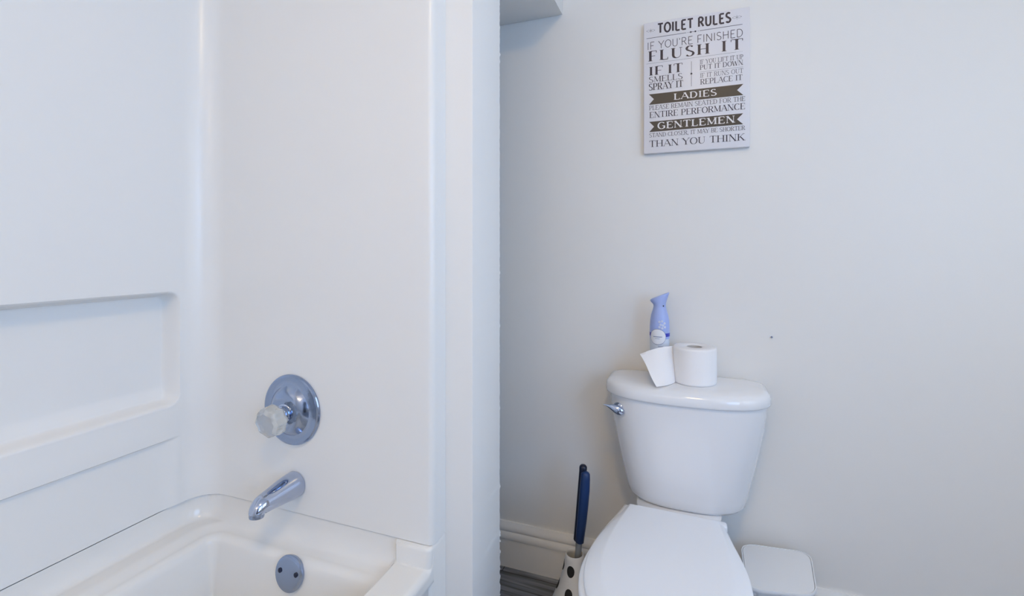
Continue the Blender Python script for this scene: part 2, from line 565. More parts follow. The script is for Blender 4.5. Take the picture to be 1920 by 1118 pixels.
# elbow of the tip turns downward
for i in range(1, 9):
    a = i / 8 * radians(80)
    c = Vector((0, -0.098 - 0.018 * sin(a), -0.002 - 0.012 * (1 - cos(a)) - 0.004 * i / 8))
    nrm = Vector((0, -sin(a), cos(a)))
    hw, hh = 0.0228 - 0.0052 * i / 8, 0.0218 - 0.0058 * i / 8
    rings.append([tuple(c + Vector((hw * cos(2 * pi * k / n), 0, 0)) + nrm * (hh * sin(2 * pi * k / n))) for k in range(n)])
loft(bm, rings)
obj('spout_body', bm, 'chrome', sp, angle=45)
bm = bmesh.new()
lathe(bm, [(0.0, 0.0), (0.0155, 0.0), (0.0165, 0.004), (0.0158, 0.012), (0.0, 0.012)], frame((0, -0.116, -0.0245), (0, 0.12, 1)), 24)
obj('nozzle', bm, 'worn_chrome', sp)

# ------------------------------------------------------------------ toilet
tl = thing('toilet', 'white two-piece toilet with closed lid against the wall', 'toilet', (-0.015, 1.40, 0))
def dsec(cx, w, yb, dep, z, n=2.7, m=44, rb=0.03):
    """D-shaped section: straight back at yb, bowed front reaching yb-dep"""
    pts = []
    side = dep * 0.45
    for i in range(m + 1):
        f = pi * i / m
        c, s = cos(f), sin(f)
        x = w * (abs(c) ** (2 / n)) * (1 if c >= 0 else -1)
        y = yb - side - (dep - side) * (abs(s) ** (2 / 2.15))
        pts.append((cx + x, y, z))
    for i in range(0, 7):
        a = pi / 2 * i / 6
        pts.append((cx - w + rb - rb * cos(a), yb - rb + rb * sin(a), z))
    for i in range(0, 7):
        a = pi / 2 * i / 6
        pts.append((cx + w - rb + rb * sin(a), yb - rb + rb * cos(a), z))
    return pts
Y0 = 1.40
bm = bmesh.new()
rings = []
for (z, w, dep, cx) in ((0.388, 0.120, 0.140, 0.0), (0.388, 0.142, 0.160, 0.0), (0.391, 0.150, 0.168, 0.0), (0.400, 0.1565, 0.1735, 0.0), (0.42, 0.161, 0.176, 0.0), (0.48, 0.175, 0.182, 0.0), (0.55, 0.190, 0.188, 0.0),
                       (0.61, 0.201, 0.192, 0.0), (0.65, 0.206, 0.194, 0.0), (0.688, 0.209, 0.195, 0.0)):
    rings.append(dsec(cx, w, 1.522 - Y0, dep, z))
loft(bm, rings)
obj('tank', bm, 'porcelain', tl, angle=60)
bm = bmesh.new()
rings = []
for (z, ins) in ((0.6795, 0.012), (0.6795, 0.004), (0.6815, 0.001), (0.685, 0.0), (0.700, 0.001), (0.707, 0.004), (0.7125, 0.010), (0.7155, 0.018), (0.7178, 0.03), (0.7190, 0.045), (0.7196, 0.07), (0.72, 0.098)):
    w = 0.219 - ins
    rings.append(dsec(-0.002, w, 1.530 - Y0 - ins * 0.3, 0.212 - ins * 1.3, z, rb=0.03))
loft(bm, rings)
obj('tank_lid', bm, 'porcelain', tl, angle=60)

# flush lever
lv = Vector((-0.186 + 0.015, 1.370 - Y0, 0.640))
bm = bmesh.new()
lathe(bm, [(0.0, 0.0), (0.017, 0.0), (0.0175, 0.006), (0.014, 0.010), (0.007, 0.012), (0.0, 0.012)], frame(lv + Vector((-0.004, 0.002, 0.001)), (-0.55, -1, 0)), 28)
fl = obj('flush_lever', bm, 'chrome', tl)
bm = bmesh.new()
p0 = lv + Vector((0.0125, -0.016, -0.0065))
p1 = lv + Vector((-0.046, -0.014, 0.0125))
pts, rad = [], []
for i in range(19):
    t = i / 18
    p = p0.lerp(p1, t) + Vector((0, 0, 0.003 * sin(pi * t)))
    pts.append(p)
    e = sqrt(max(0, 1 - (1 - min(t / 0.25, 1)) ** 2))
    rad.append(max(0.0125 * e * (1 - 0.95 * smooth01((t - 0.30) / 0.72)), 0.0006))
tube(bm, pts, rad, 20, 1.0)
for v in bm.verts:
    v.co.y = p0.y + (v.co.y - p0.y) * 0.7
obj('lever_arm', bm, 'chrome', fl)

# bowl
BR = radians(-4.0)
def rot(p, c=(0.0, -0.03)):
    x, y = p[0] - c[0], p[1] - c[1]
    return (c[0] + x * cos(BR) - y * sin(BR), c[1] + x * sin(BR) + y * cos(BR), p[2])
BR = radians(-2.0)

def seat_outline(hw, y_hinge, y_front, hh, z, n=56):
    """egg plan: narrow at the hinge, widest at 55 %, round at the front (local toilet frame, -y forward)"""
    L = y_hinge - y_front
    right = []
    for i in range(n + 1):
        t = i / n
        # widths along the length
        if t < 0.52:
            u = t / 0.52
            w = hh + (hw - hh) * (sin(u * pi / 2) ** 1.25)
            y = y_hinge - L * 0.52 * u
        else:
            a = (t - 0.52) / 0.48 * pi / 2
            w = hw * cos(a) ** 0.92 if a < pi / 2 - 1e-6 else 0.0
            y = y_hinge - L * (0.52 + 0.48 * sin(a))
        right.append((w, y))
    pts = []
    for (w, y) in right:
        pts.append((w, y, z))
    for (w, y) in reversed(right[:-1]):
        pts.append((-w, y, z))
    return pts
def seat_ring(cx, hw, yh, yf, hh, z):
    return [rot((p[0] + cx, p[1], p[2])) for p in seat_outline(hw, yh, yf, hh, z)]
HY, FY = 1.276 - Y0, 0.83 - Y0
# bowl with rim and pedestal
bm = bmesh.new()
rings = []
for (z, hw, yh, yf, hh) in ((0.0, 0.115, 1.36 - Y0, 0.98 - Y0, 0.10), (0.03, 0.112, 1.36 - Y0, 0.985 - Y0, 0.098), (0.12, 0.100, 1.355 - Y0, 1.01 - Y0, 0.085), (0.2, 0.112, 1.35 - Y0, 0.97 - Y0, 0.088), (0.28, 0.145, 1.345 - Y0, 0.91 - Y0, 0.10), (0.34, 0.170, 1.34 - Y0, 0.87 - Y0, 0.115),
                          (0.365, 0.177, 1.338 - Y0, 0.858 - Y0, 0.125), (0.382, 0.179, 1.336 - Y0, 0.856 - Y0, 0.128), (0.387, 0.176, 1.335 - Y0, 0.86 - Y0, 0.126), (0.388, 0.165, 1.333 - Y0, 0.872 - Y0, 0.12)):
    rings.append(seat_ring(-0.0285, hw * 0.965, yh, yf - 0.025, hh, z))
loft(bm, rings)
obj('bowl', bm, 'porcelain', tl, angle=60)
# deck under the tank, part of the bowl casting but seen apart behind the hinges
bm = bmesh.new()
rings = []
for (z, w, d) in ((0.0, 0.10, 0.13), (0.2, 0.085, 0.13), (0.32, 0.095, 0.16), (0.365, 0.108, 0.185), (0.383, 0.112, 0.19), (0.3872, 0.109, 0.187)):
    rings.append(dsec(-0.017, w, 1.50 - Y0, d + 0.02, z, n=4, rb=0.02))
loft(bm, rings)
obj('bowl_deck', bm, 'porcelain', tl, angle=60)
# seat ring (closed under its lid)
bm = bmesh.new()
rings = []
for (z, ins) in ((0.3885, 0.004), (0.391, 0.0), (0.398, 0.0), (0.402, 0.003), (0.4035, 0.01)):
    rings.append(seat_ring(-0.0275, 0.170 - ins, HY - 0.004, FY - 0.012 + ins, 0.116 - ins, z))
loft(bm, rings)
obj('seat', bm, 'seat', tl, angle=60)
bm = bmesh.new()
rings = []
for (z, ins) in ((0.4045, 0.006), (0.4055, 0.001), (0.409, 0.0), (0.4115, 0.0012), (0.4132, 0.0040), (0.4165, 0.0150), (0.4205, 0.0285), (0.4218, 0.0325), (0.4222, 0.037), (0.4225, 0.06), (0.4227, 0.1)):
    rings.append(seat_ring(-0.0232, 0.166 - ins, HY + 0.004 - min(ins, 0.004), FY + ins, 0.119 - min(ins * 0.35, 0.012) - max(0, ins - 0.036) * 0.9, z))
loft(bm, rings)
obj('seat_lid', bm, 'seat', tl, angle=60)
for sx in (-0.075, 0.075):
    bm = bmesh.new()
    box(bm, sx - 0.026, sx + 0.026, HY + 0.008, HY + 0.034, 0.3875, 0.4065, 0.006, 3)
    obj('hinge', bm, 'seat', tl)

# ------------------------------------------------------------------ toilet roll, air freshener on the tank lid
LZT = 0.7195
tr = thing('toilet_paper_roll', 'white toilet paper roll with a loose end hanging, on the tank lid', 'toilet paper', (0.0105, 1.437, LZT))
bm = bmesh.new()
n = 72
H = 0.100
ro, ri = 0.0582, 0.0205
def rr_(a, r):
    return r * (1 + 0.006 * sin(3 * a + 1) + 0.004 * sin(5 * a))
prof = [(ri, 0.002), (ri + 0.002, 0.0), (ro - 0.003, 0.0), (ro - 0.0005, 0.002), (ro, 0.006), (ro, H - 0.006), (ro - 0.001, H - 0.002), (ro - 0.004, H), (ri + 0.002, H), (ri, H - 0.002)]
rings = [[(rr_(2 * pi * k / n, r) * cos(2 * pi * k / n), rr_(2 * pi * k / n, r) * sin(2 * pi * k / n), h) for k in range(n)] for r, h in prof]
rings.append(rings[0])
loft(bm, rings, False, False)
obj('roll_body', bm, 'paper', tr, angle=50)
bm = bmesh.new()
prof = [(ri - 0.0012, 0.001), (ri - 0.0001, 0.001), (ri - 0.0001, H - 0.001), (ri - 0.0012, H - 0.001)]
rings = [[(r * cos(2 * pi * k / 40), r * sin(2 * pi * k / 40), h) for k in range(40)] for r, h in prof]
rings.append(rings[0])
loft(bm, rings, False, False)
obj('cardboard_core', bm, 'cardboard', tr)
# loose sheet leaves the roll on its left and droops forward
bm = bmesh.new()
nu, nv = 22, 14
rows = []
for j in range(nv + 1):
    v = j / nv
    row = []
    for i in range(nu + 1):
        u = i / nu
        TR, TLc = Vector((-0.0578, -0.0080, 0.0980)), Vector((-0.1470, -0.0370, 0.0745))
        BRc, BL = Vector((-0.0497, -0.0310, 0.0012)), Vector((-0.0948, -0.0970, 0.0012))
        top = TR.lerp(TLc, u) + Vector((0, 0, 0.007 * sin(pi * u)))
        bot = BRc.lerp(BL, u)
        p = top.lerp(bot, v) + Vector((0.004 * sin(pi * u) + 0.0022 * sin(5 * v + 0.5) * u, -0.007 * sin(pi * u) * (1 - 0.4 * v), 0))
        row.append((p.x, p.y, max(p.z, 0.0012)))
    rows.append(row)
front = [[Vector(p) for p in r] for r in rows]
vf = [[bm.verts.new(p) for p in r] for r in front]
vb = [[bm.verts.new(p + Vector((0.0, 0.0007, 0))) for p in r] for r in front]
for j in range(nv):
    for i in range(nu):
        bm.faces.new((vf[j][i], vf[j][i + 1], vf[j + 1][i + 1], vf[j + 1][i]))
        bm.faces.new((vb[j][i], vb[j + 1][i], vb[j + 1][i + 1], vb[j][i + 1]))
for i in range(nu):
    for j in (0, nv):
        bm.faces.new((vf[j][i], vf[j][i + 1], vb[j][i + 1], vb[j][i]))
for j in range(nv):
    for i in (0, nu):
        bm.faces.new((vf[j][i], vf[j + 1][i], vb[j + 1][i], vb[j][i]))
obj('loose_sheet', bm, 'paper', tr, angle=60)

AX, AY = -0.0855, 1.474
af = thing('air_freshener', 'slim periwinkle blue air freshener spray behind the toilet paper', 'air freshener', (AX, AY, LZT))
bm = bmesh.new()
lathe(bm, [(0.0, 0.0), (0.025, 0.0), (0.0275, 0.003), (0.0278, 0.09), (0.0278, 0.112), (0.0, 0.112)], n=40)
obj('can', bm, 'can_white', af)
# shaped trigger top
bm = bmesh.new()
rings = []
n = 40
secs = [(0.1115, 0.0, 0.0281, 0.0281, 0.0), (0.135, 0.0, 0.0284, 0.0282, 0.0), (0.150, 0.0, 0.0282, 0.0278, 0.0), (0.165, 0.0, 0.0270, 0.0262, 0.0), (0.178, 0.0, 0.0248, 0.0240, 0.0), (0.190, 0.0, 0.0215, 0.0212, 0.0), (0.199, 0.0, 0.0188, 0.0190, 0.0),
        (0.206, 0.0, 0.0175, 0.0180, 0.04), (0.2125, 0.0, 0.0182, 0.0180, 0.14), (0.219, 0.0, 0.0206, 0.0182, 0.28), (0.2255, 0.0, 0.0238, 0.0184, 0.38), (0.2315, 0.0, 0.0266, 0.0182, 0.44), (0.2342, 0.0, 0.0274, 0.0178, 0.45), (0.2358, 0.0, 0.0262, 0.0168, 0.44), (0.2366, 0.0, 0.0225, 0.014, 0.42), (0.2368, 0.001, 0.012, 0.008, 0.40)]
for (z, cx, hx, hy, tilt) in secs:
    ring = []
    for k in range(n):
        a = 2 * pi * k / n
        x = hx * cos(a)
        ring.append((cx + x, hy * sin(a), z + x * tilt))
    rings.append(ring)
loft(bm, rings)
tp = obj('trigger_top', bm, 'periwinkle', af, angle=60)
bm = bmesh.new()
box(bm, 0.0100, 0.0130, -0.0170, -0.0120, 0.2060, 0.2095, 0.0008)
obj('nozzle_hole', bm, 'navy', tp)
def on_can(bm, shape, zc, phi0, r, scale=1.0, thick=0.0004):
    """wrap a flat outline (u = arc metres, v = height) onto the can"""
    vs, vb = [], []
    for (u, v) in shape:
        a = phi0 + u * scale / r
        vs.append(bm.verts.new(((r + thick) * sin(a), -(r + thick) * cos(a), zc + v * scale)))
        vb.append(bm.verts.new(((r - 0.001) * sin(a), -(r - 0.001) * cos(a), zc + v * scale)))
    return vs, vb
def strip_wrap(bm, a0, a1, z0, z1, r, thick):
    nn = 24
    rings = []
    for i in range(nn + 1):
        a = a0 + (a1 - a0) * i / nn
        ri_, ro_ = r - 0.0012, r + thick
        rings.append([(ri_ * sin(a), -ri_ * cos(a), z0), (ro_ * sin(a), -ro_ * cos(a), z0), (ro_ * sin(a), -ro_ * cos(a), z1), (ri_ * sin(a), -ri_ * cos(a), z1)])
    loft(bm, rings)
bm = bmesh.new()
strip_wrap(bm, -1.9, 1.9, 0.1185, 0.1285, 0.0284, 0.0004)
obj('band', bm, 'band', af)
def disc_wrap(bm, u0, zc, rx, rz, r, thick, inner=0.0):
    nn, na = 8, 40
    vgrid = []
    for i in range(nn + 1):
        f = inner + (1 - inner) * i / nn
        row = []
        for k in range(na):
            t = 2 * pi * k / na
            a = (u0 + rx * f * cos(t)) / r
            row.append(bm.verts.new(((r + thick) * sin(a), -(r + thick) * cos(a), zc + rz * f * sin(t))))
        vgrid.append(row)
    for i in range(nn):
        for k in range(na):
            kk = (k + 1) % na
            bm.faces.new((vgrid[i][k], vgrid[i][kk], vgrid[i + 1][kk], vgrid[i + 1][k]))
    if inner == 0.0:
        pass
    # skirt so the badge has thickness
    low = []
    for k in range(na):
        t = 2 * pi * k / na
        a = (u0 + rx * cos(t)) / r
        low.append(bm.verts.new(((r - 0.001) * sin(a), -(r - 0.001) * cos(a), zc + rz * sin(t))))
    for k in range(na):
        kk = (k + 1) % na
        bm.faces.new((vgrid[nn][k], vgrid[nn][kk], low[kk], low[k]))
bm = bmesh.new()
disc_wrap(bm, -0.004, 0.1185, 0.0238, 0.0232, 0.0283, 0.0007, inner=0.02)
bd = obj('badge', bm, 'ring', af)
bm = bmesh.new()
disc_wrap(bm, -0.004, 0.1185, 0.0226, 0.0220, 0.0283, 0.0012, inner=0.02)
obj('badge_face', bm, 'pale_print', bd)
bm = bmesh.new()
strip_wrap(bm, -0.58, 0.30, 0.1178, 0.1196, 0.0284, 0.0016)
strip_wrap(bm, -0.40, 0.05, 0.1130, 0.1138, 0.0284, 0.0016)
obj('badge_print', bm, 'ring', bd)
# pale blossom print on the blue top and tiny print below the badge
bm = bmesh.new()
rp = random.Random(5)
for (u, v) in ((0.001, 0.162), (0.008, 0.164), (0.004, 0.154), (0.011, 0.152), (0.016, 0.158), (0.001, 0.147), (0.009, 0.144), (0.017, 0.147)):
    rad = 0.0265
    for k in range(5):
        t = 2 * pi * k / 5 + u * 90
        cu, cv = u + 0.0022 * cos(t), v + 0.0022 * sin(t)
        vs, vb = on_can(bm, [(cu + 0.0012 * cos(q * pi / 4), cv + 0.0012 * sin(q * pi / 4)) for q in range(8)], 0, 0, 0.0283 - 0.000085 * max(0, (v - 0.150) * 1000), thick=0.0006)
        bm.faces.new(vs)
        for q in range(8):
            bm.faces.new((vs[q], vs[(q + 1) % 8], vb[(q + 1) % 8], vb[q]))
obj('blossom_print', bm, 'pale_print', tp, smooth=False)
bm = bmesh.new()
for k in range(7):
    a = -0.1 + k * 0.09
    strip_wrap(bm, a, a + 0.05, 0.0885, 0.0885 + rp.uniform(0.0015, 0.0032), 0.0278, 0.0003)
obj('small_print', bm, 'ring', af)

# ------------------------------------------------------------------ brush and holder beside the bowl
hx, hy = -0.3195, 1.375
bh = thing('brush_holder', 'white plastic toilet brush holder with dark slots on the floor', 'brush holder', (hx, hy, 0))
bm = bmesh.new()
prof = [(0.0, 0.0), (0.080, 0.0), (0.082, 0.004), (0.080, 0.012), (0.074, 0.035), (0.067, 0.056), (0.0565, 0.083), (0.046, 0.110), (0.0375, 0.138), (0.031, 0.165), (0.0285, 0.184), (0.0275, 0.194), (0.0248, 0.198), (0.0222, 0.196), (0.0225, 0.188), (0.028, 0.155), (0.040, 0.11), (0.062, 0.05), (0.0, 0.035)]
lathe(bm, prof, n=56)
hb = obj('holder_body', bm, 'white_plastic', bh, angle=60)
def holder_r(z):
    P = [(0.035, 0.074), (0.056, 0.067), (0.083, 0.0565), (0.110, 0.046), (0.138, 0.0375), (0.165, 0.031), (0.184, 0.0285)]
    for (z0, r0), (z1, r1) in zip(P[:-1], P[1:]):
        if z0 <= z <= z1:
            return r0 + (r1 - r0) * (z - z0) / (z1 - z0)
    return 0.026
for k in range(5):
    for zc in (0.161, 0.103):
        a0 = -1.72 + k * 2 * pi / 5
        bm = bmesh.new()
        vs, low = [], []
        for q in range(28):
            t = 2 * pi * q / 28
            z = zc + 0.0150 * sin(t)
            r = holder_r(z)
            a = a0 + 0.0115 * cos(t) / r
            vs.append(bm.verts.new(((r + 0.0006) * cos(a), (r + 0.0006) * sin(a), z)))
            low.append(bm.verts.new(((r - 0.002) * cos(a), (r - 0.002) * sin(a), z)))
        cz = bm.verts.new(((holder_r(zc) + 0.0007) * cos(a0), (holder_r(zc) + 0.0007) * sin(a0), zc))
        for q in range(28):
            bm.faces.new((vs[q], vs[(q + 1) % 28], cz))
            bm.faces.new((vs[q], low[q], low[(q + 1) % 28], vs[(q + 1) % 28]))
        obj('slot', bm, 'hollow', hb)

tbx = thing('toilet_brush', 'toilet brush with long dark blue handle standing left of the toilet', 'toilet brush', (hx, hy, 0))
B0, B1 = Vector((0.0, 0.0, 0.05)), Vector((0.0275, 0.006, 0.4595))
ax = (B1 - B0)
def at(t):
    return B0 + ax * t
bm = bmesh.new()
tube(bm, [at(0.0), at(0.12), at(0.3), at(0.5)], [0.0095, 0.0095, 0.0095, 0.0095], 20)
obj('rod', bm, 'steel', tbx)
bm = bmesh.new()
tz = [(0.445, 0.004), (0.447, 0.0098), (0.455, 0.0115), (0.60, 0.0105), (0.8, 0.0098), (0.95, 0.0092), (0.975, 0.0095), (0.985, 0.0088), (0.995, 0.006), (1.0, 0.0)]
tube(bm, [at(t) + Vector((-0.0035, 0.004, 0)) for t, r in tz], [r * 1.2 for t, r in tz], 24)
obj('handle', bm, 'navy', tbx, angle=60)
bm = bmesh.new()
tz = [(0.447, 0.0), (0.449, 0.008), (0.457, 0.0108), (0.6, 0.0118), (0.72, 0.0124), (0.83, 0.0126), (0.91, 0.0118), (0.945, 0.0108), (0.955, 0.0085), (0.962, 0.004), (0.964, 0.0)]
def bend(t):
    return Vector((0.0025 + 0.0045 * sin((t - 0.45) / 0.55 * pi * 0.75), -0.006, 0))
tube(bm, [at(t) + bend(t) for t, r in tz], [r * 1.18 for t, r in tz], 24)
obj('grip', bm, 'blue_grip', tbx, angle=60)
bm = bmesh.new()
lathe(bm, [(0.0, 0.040), (0.012, 0.038), (0.017, 0.045), (0.019, 0.060), (0.018, 0.085), (0.012, 0.1), (0.0, 0.1)], n=32, mod=lambda a, h, k: 1 + 0.08 * cos(16 * a + k))
obj('bristle_head', bm, 'bristle', tbx)

# ------------------------------------------------------------------ waste bin
wb = thing('waste_bin', 'small white lidded waste bin at the wall right of the toilet', 'bin', (0.214, 1.402, 0))
BQ = [(0.310, 1.508), (0.132, 1.488), (0.127, 1.290), (0.287, 1.322)]
def bin_ring(off, k, z, rad, m=7):
    c = Vector((0.214, 1.402))
    q = [c + (Vector(p) - c) * k for p in BQ]
    pts = []
    for i in range(4):
        a, b, d = q[i - 1], q[i], q[(i + 1) % 4]
        u, w = (a - b).normalized(), (d - b).normalized()
        b = b + (u + w) * (-off)
        p0, p2 = b + u * rad, b + w * rad
        for j in range(m + 1):
            t = j / m
            p = p0 * (1 - t) ** 2 + b * (2 * t * (1 - t)) + p2 * t * t - c
            pts.append((p.x, p.y, z))
    return pts
bm = bmesh.new()
rings = [bin_ring(-0.004, 0.78, 0.0, 0.03), bin_ring(0.0, 0.78, 0.004, 0.034), bin_ring(-0.003, 0.985, 0.248, 0.04), bin_ring(0.0, 0.99, 0.252, 0.04), bin_ring(0.0, 1.0, 0.259, 0.04), bin_ring(-0.0008, 1.0, 0.262, 0.04),
         bin_ring(-0.0032, 1.0, 0.262, 0.038), bin_ring(-0.004, 1.0, 0.259, 0.037), bin_ring(-0.006, 0.78, 0.006, 0.032)]
loft(bm, rings)
obj('bin_shell', bm, 'bin', wb, angle=50)
bm = bmesh.new()
loft(bm, [bin_ring(-0.0048, 1.0, 0.2540, 0.037), bin_ring(-0.0042, 1.0, 0.2600, 0.037), bin_ring(-0.0050, 1.0, 0.2612, 0.036), bin_ring(-0.012, 1.0, 0.2614, 0.03)])
obj('bin_lid', bm, 'bin', wb, angle=50)

# ------------------------------------------------------------------ wall cabinet above the nook, nail
bm = bmesh.new()
CX1 = -0.3985
box(bm, -0.50, 0.50, -0.30, 0.0, 0.0, 0.40, 0.0015, 2)
wc = obj('wall_cabinet', bm, 'paint', loc=(CX1 - 0.50, YB - 0.0005, 1.876))
tag(wc, 'white box cabinet high on the wall behind the partition', 'cabinet')
# its underside runs very slightly out of level
bm = bmesh.new()
lathe(bm, [(0.0, 0.0), (0.0022, 0.0), (0.0022, 0.004), (0.0015, 0.005), (0.0, 0.005)], frame((0, 0, 0), (0, -1, 0)), 12)
nl = obj('nail', bm, 'ring', loc=(0.2188, YB - 0.0003, 0.8416))
tag(nl, 'tiny dark nail head in the bare wall right of the spray', 'nail')

# ------------------------------------------------------------------ the sign
SGX, SGZ = 0.0125, 1.5925
sgn = thing('wall_sign', 'white wall sign with black bathroom rules lettering above the toilet', 'sign', (SGX, YB - 0.0005, SGZ))
bm = bmesh.new()
box(bm, -0.1485, 0.1485, -0.016, 0.0, -0.2025, 0.2025, 0.0022, 3)
obj('panel', bm, 'panel', sgn)
FYS = -0.0163       # lettering plane, just proud of the panel face

def arc(cx, cy, rx, ry, a0, a1, n=14):
    return [(cx + rx * cos(radians(a0 + (a1 - a0) * i / n)), cy + ry * sin(radians(a0 + (a1 - a0) * i / n))) for i in range(n + 1)]
G = {
    'A': (0.86, [('t', [(0.04, 0), (0.43, 1)]), ('T', [(0.43, 1), (0.82, 0)]), ('t', [(0.19, 0.36), (0.68, 0.36)])]),
    'B': (0.76, [('T', [(0.14, 0), (0.14, 1)]), ('c', [(0.14, 1), (0.36, 1)] + arc(0.36, 0.76, 0.26, 0.24, 90, -90) + [(0.14, 0.52)]), ('c', [(0.36, 0.52)] + arc(0.38, 0.26, 0.3, 0.26, 90, -90) + [(0.14, 0)])]),
    'C': (0.82, [('c', arc(0.46, 0.5, 0.38, 0.5, 42, 318, 24))]),
    'D': (0.86, [('T', [(0.14, 0), (0.14, 1)]), ('c', [(0.14, 1), (0.34, 1)] + arc(0.36, 0.5, 0.40, 0.5, 90, -90, 18) + [(0.14, 0)])]),
    'E': (0.72, [('T', [(0.14, 0), (0.14, 1)]), ('t', [(0.14, 1), (0.64, 1)]), ('t', [(0.14, 0.52), (0.54, 0.52)]), ('t', [(0.14, 0), (0.66, 0)])]),
    'F': (0.68, [('T', [(0.14, 0), (0.14, 1)]), ('t', [(0.14, 1), (0.62, 1)]), ('t', [(0.14, 0.5), (0.52, 0.5)])]),
    'G': (0.88, [('c', arc(0.46, 0.5, 0.38, 0.5, 42, 330, 24)), ('T', [(0.76, 0.08), (0.76, 0.44)]), ('t', [(0.52, 0.44), (0.84, 0.44)])]),
    'H': (0.88, [('T', [(0.14, 0), (0.14, 1)]), ('T', [(0.74, 0), (0.74, 1)]), ('t', [(0.14, 0.52), (0.74, 0.52)])]),
    'I': (0.34, [('T', [(0.17, 0), (0.17, 1)])]),
    'K': (0.82, [('T', [(0.14, 0), (0.14, 1)]), ('t', [(0.14, 0.40), (0.70, 1)]), ('T', [(0.34, 0.58), (0.76, 0)])]),
    'L': (0.68, [('T', [(0.14, 0), (0.14, 1)]), ('t', [(0.14, 0), (0.62, 0)])]),
    'M': (1.02, [('t', [(0.12, 0), (0.12, 1)]), ('T', [(0.12, 1), (0.50, 0.08)]), ('t', [(0.50, 0.08), (0.88, 1)]), ('T', [(0.88, 1), (0.88, 0)])]),
    'N': (0.88, [('t', [(0.12, 0), (0.12, 1)]), ('T', [(0.12, 1), (0.76, 0)]), ('t', [(0.76, 0), (0.76, 1)])]),
    'O': (0.90, [('c', arc(0.45, 0.5, 0.38, 0.5, 0, 360, 32))]),
    'P': (0.72, [('T', [(0.14, 0), (0.14, 1)]), ('c', [(0.14, 1), (0.36, 1)] + arc(0.36, 0.73, 0.28, 0.27, 90, -90) + [(0.14, 0.46)])]),
    'R': (0.80, [('T', [(0.14, 0), (0.14, 1)]), ('c', [(0.14, 1), (0.36, 1)] + arc(0.36, 0.75, 0.28, 0.25, 90, -90) + [(0.14, 0.5)]), ('T', [(0.38, 0.5), (0.72, 0)])]),
    'S': (0.68, [('c', arc(0.34, 0.75, 0.24, 0.25, 35, 180, 10) + [(0.13, 0.64), (0.34, 0.51), (0.55, 0.38)] + arc(0.33, 0.26, 0.27, 0.26, 0, -150, 12))]),
    'T': (0.78, [('T', [(0.39, 0), (0.39, 1)]), ('t', [(0.04, 1), (0.74, 1)])]),
    'U': (0.86, [('T', [(0.14, 1), (0.14, 0.34)] + arc(0.43, 0.32, 0.29, 0.32, 180, 270, 9)), ('t', arc(0.43, 0.32, 0.29, 0.32, 270, 360, 9) + [(0.72, 1)])]),
    'W': (1.14, [('T', [(0.04, 1), (0.32, 0)]), ('t', [(0.32, 0), (0.57, 0.94)]), ('T', [(0.57, 0.94), (0.82, 0)]), ('t', [(0.82, 0), (1.10, 1)])]),
    'Y': (0.82, [('T', [(0.04, 1), (0.41, 0.48)]), ('t', [(0.41, 0.48), (0.78, 1)]), ('T', [(0.41, 0.48), (0.41, 0)])]),
    ',': (0.28, [('T', [(0.14, 0.08), (0.08, -0.14)])]),
    "'": (0.24, [('T', [(0.12, 1), (0.10, 0.76)])]),
    ' ': (0.36, []),
}

def stroke(bm, pts, wfun, P, y):
    """flat ribbon along pts with a width per vertex; P maps glyph space to the sign"""
    q = [Vector((*P(p), 0)) for p in pts]
    L, R = [], []
    for i, p in enumerate(q):
        t = q[min(i + 1, len(q) - 1)] - q[max(i - 1, 0)]
        if t.length < 1e-9:
            t = Vector((0, 1, 0))
        t.normalize()
        nrm = Vector((-t.y, t.x, 0))
        w = wfun(t) / 2
        L.append(bm.verts.new((p.x + nrm.x * w, y, p.y + nrm.y * w)))
        R.append(bm.verts.new((p.x - nrm.x * w, y, p.y - nrm.y * w)))
    for i in range(len(q) - 1):
        bm.faces.new((L[i], L[i + 1], R[i + 1], R[i]))

def text_mesh(s, x0, x1, zb, h, style, track=0.06):
    bm = bmesh.new()
    nat = sum(G[c][0] + track for c in s) - track
    k = (x1 - x0) / nat
    thick, thin = {'bold': (0.19, 0.19), 'light': (0.075, 0.075), 'didone': (0.24, 0.05), 'serif': (0.15, 0.045), 'fine': (0.11, 0.05), 'ribbon': (0.22, 0.08)}[style]
    serif = style in ('didone', 'serif', 'fine', 'ribbon')
    cx = x0
    layer = 0
    for c in s:
        adv, strokes = G[c]
        P = lambda p, cx=cx: (cx + p[0] * k, zb + p[1] * h)
        for kind, pts in strokes:
            if not serif:
                wf = lambda t: thick * h
            elif kind == 'T':
                wf = (lambda t: (thin + (thick - thin) * abs(t.y) ** 1.2) * h) if len(pts) > 2 else (lambda t: thick * h * (1.0 if abs(t.y) > 0.95 else 0.9))
            elif kind == 't':
                wf = lambda t: thin * h
            else:
                wf = lambda t: (thin + (thick - thin) * abs(t.y) ** 1.4) * h
            yy = FYS - 0.00003 * (layer % 5)
            layer += 1
            stroke(bm, pts, wf, P, yy)
            if serif and kind in 'Tt':
                for e, nb in ((pts[0], pts[1]), (pts[-1], pts[-2])):
                    if e[1] in (0, 1) and abs(nb[1] - e[1]) > 0.15:
                        px, pz = P(e)
                        hwid = 0.20 * h if kind == 'T' else 0.14 * h
                        zz = pz + (thin * h / 2 if e[1] == 0 else -thin * h / 2)
                        stroke(bm, [(px - hwid, zz), (px + hwid, zz)], lambda t: thin * h, lambda p: p, yy - 0.00001)
                    elif e[1] in (0, 1) and nb[1] == e[1] and c in 'EFLT':
                        px, pz = P(e)
                        dz = 0.2 * h * (1 if e[1] == 0 else -1)
                        stroke(bm, [(px, pz), (px, pz + dz)], lambda t: thin * h * 1.2, lambda p: p, yy - 0.00001)
        cx += (adv + track) * k
    return bm

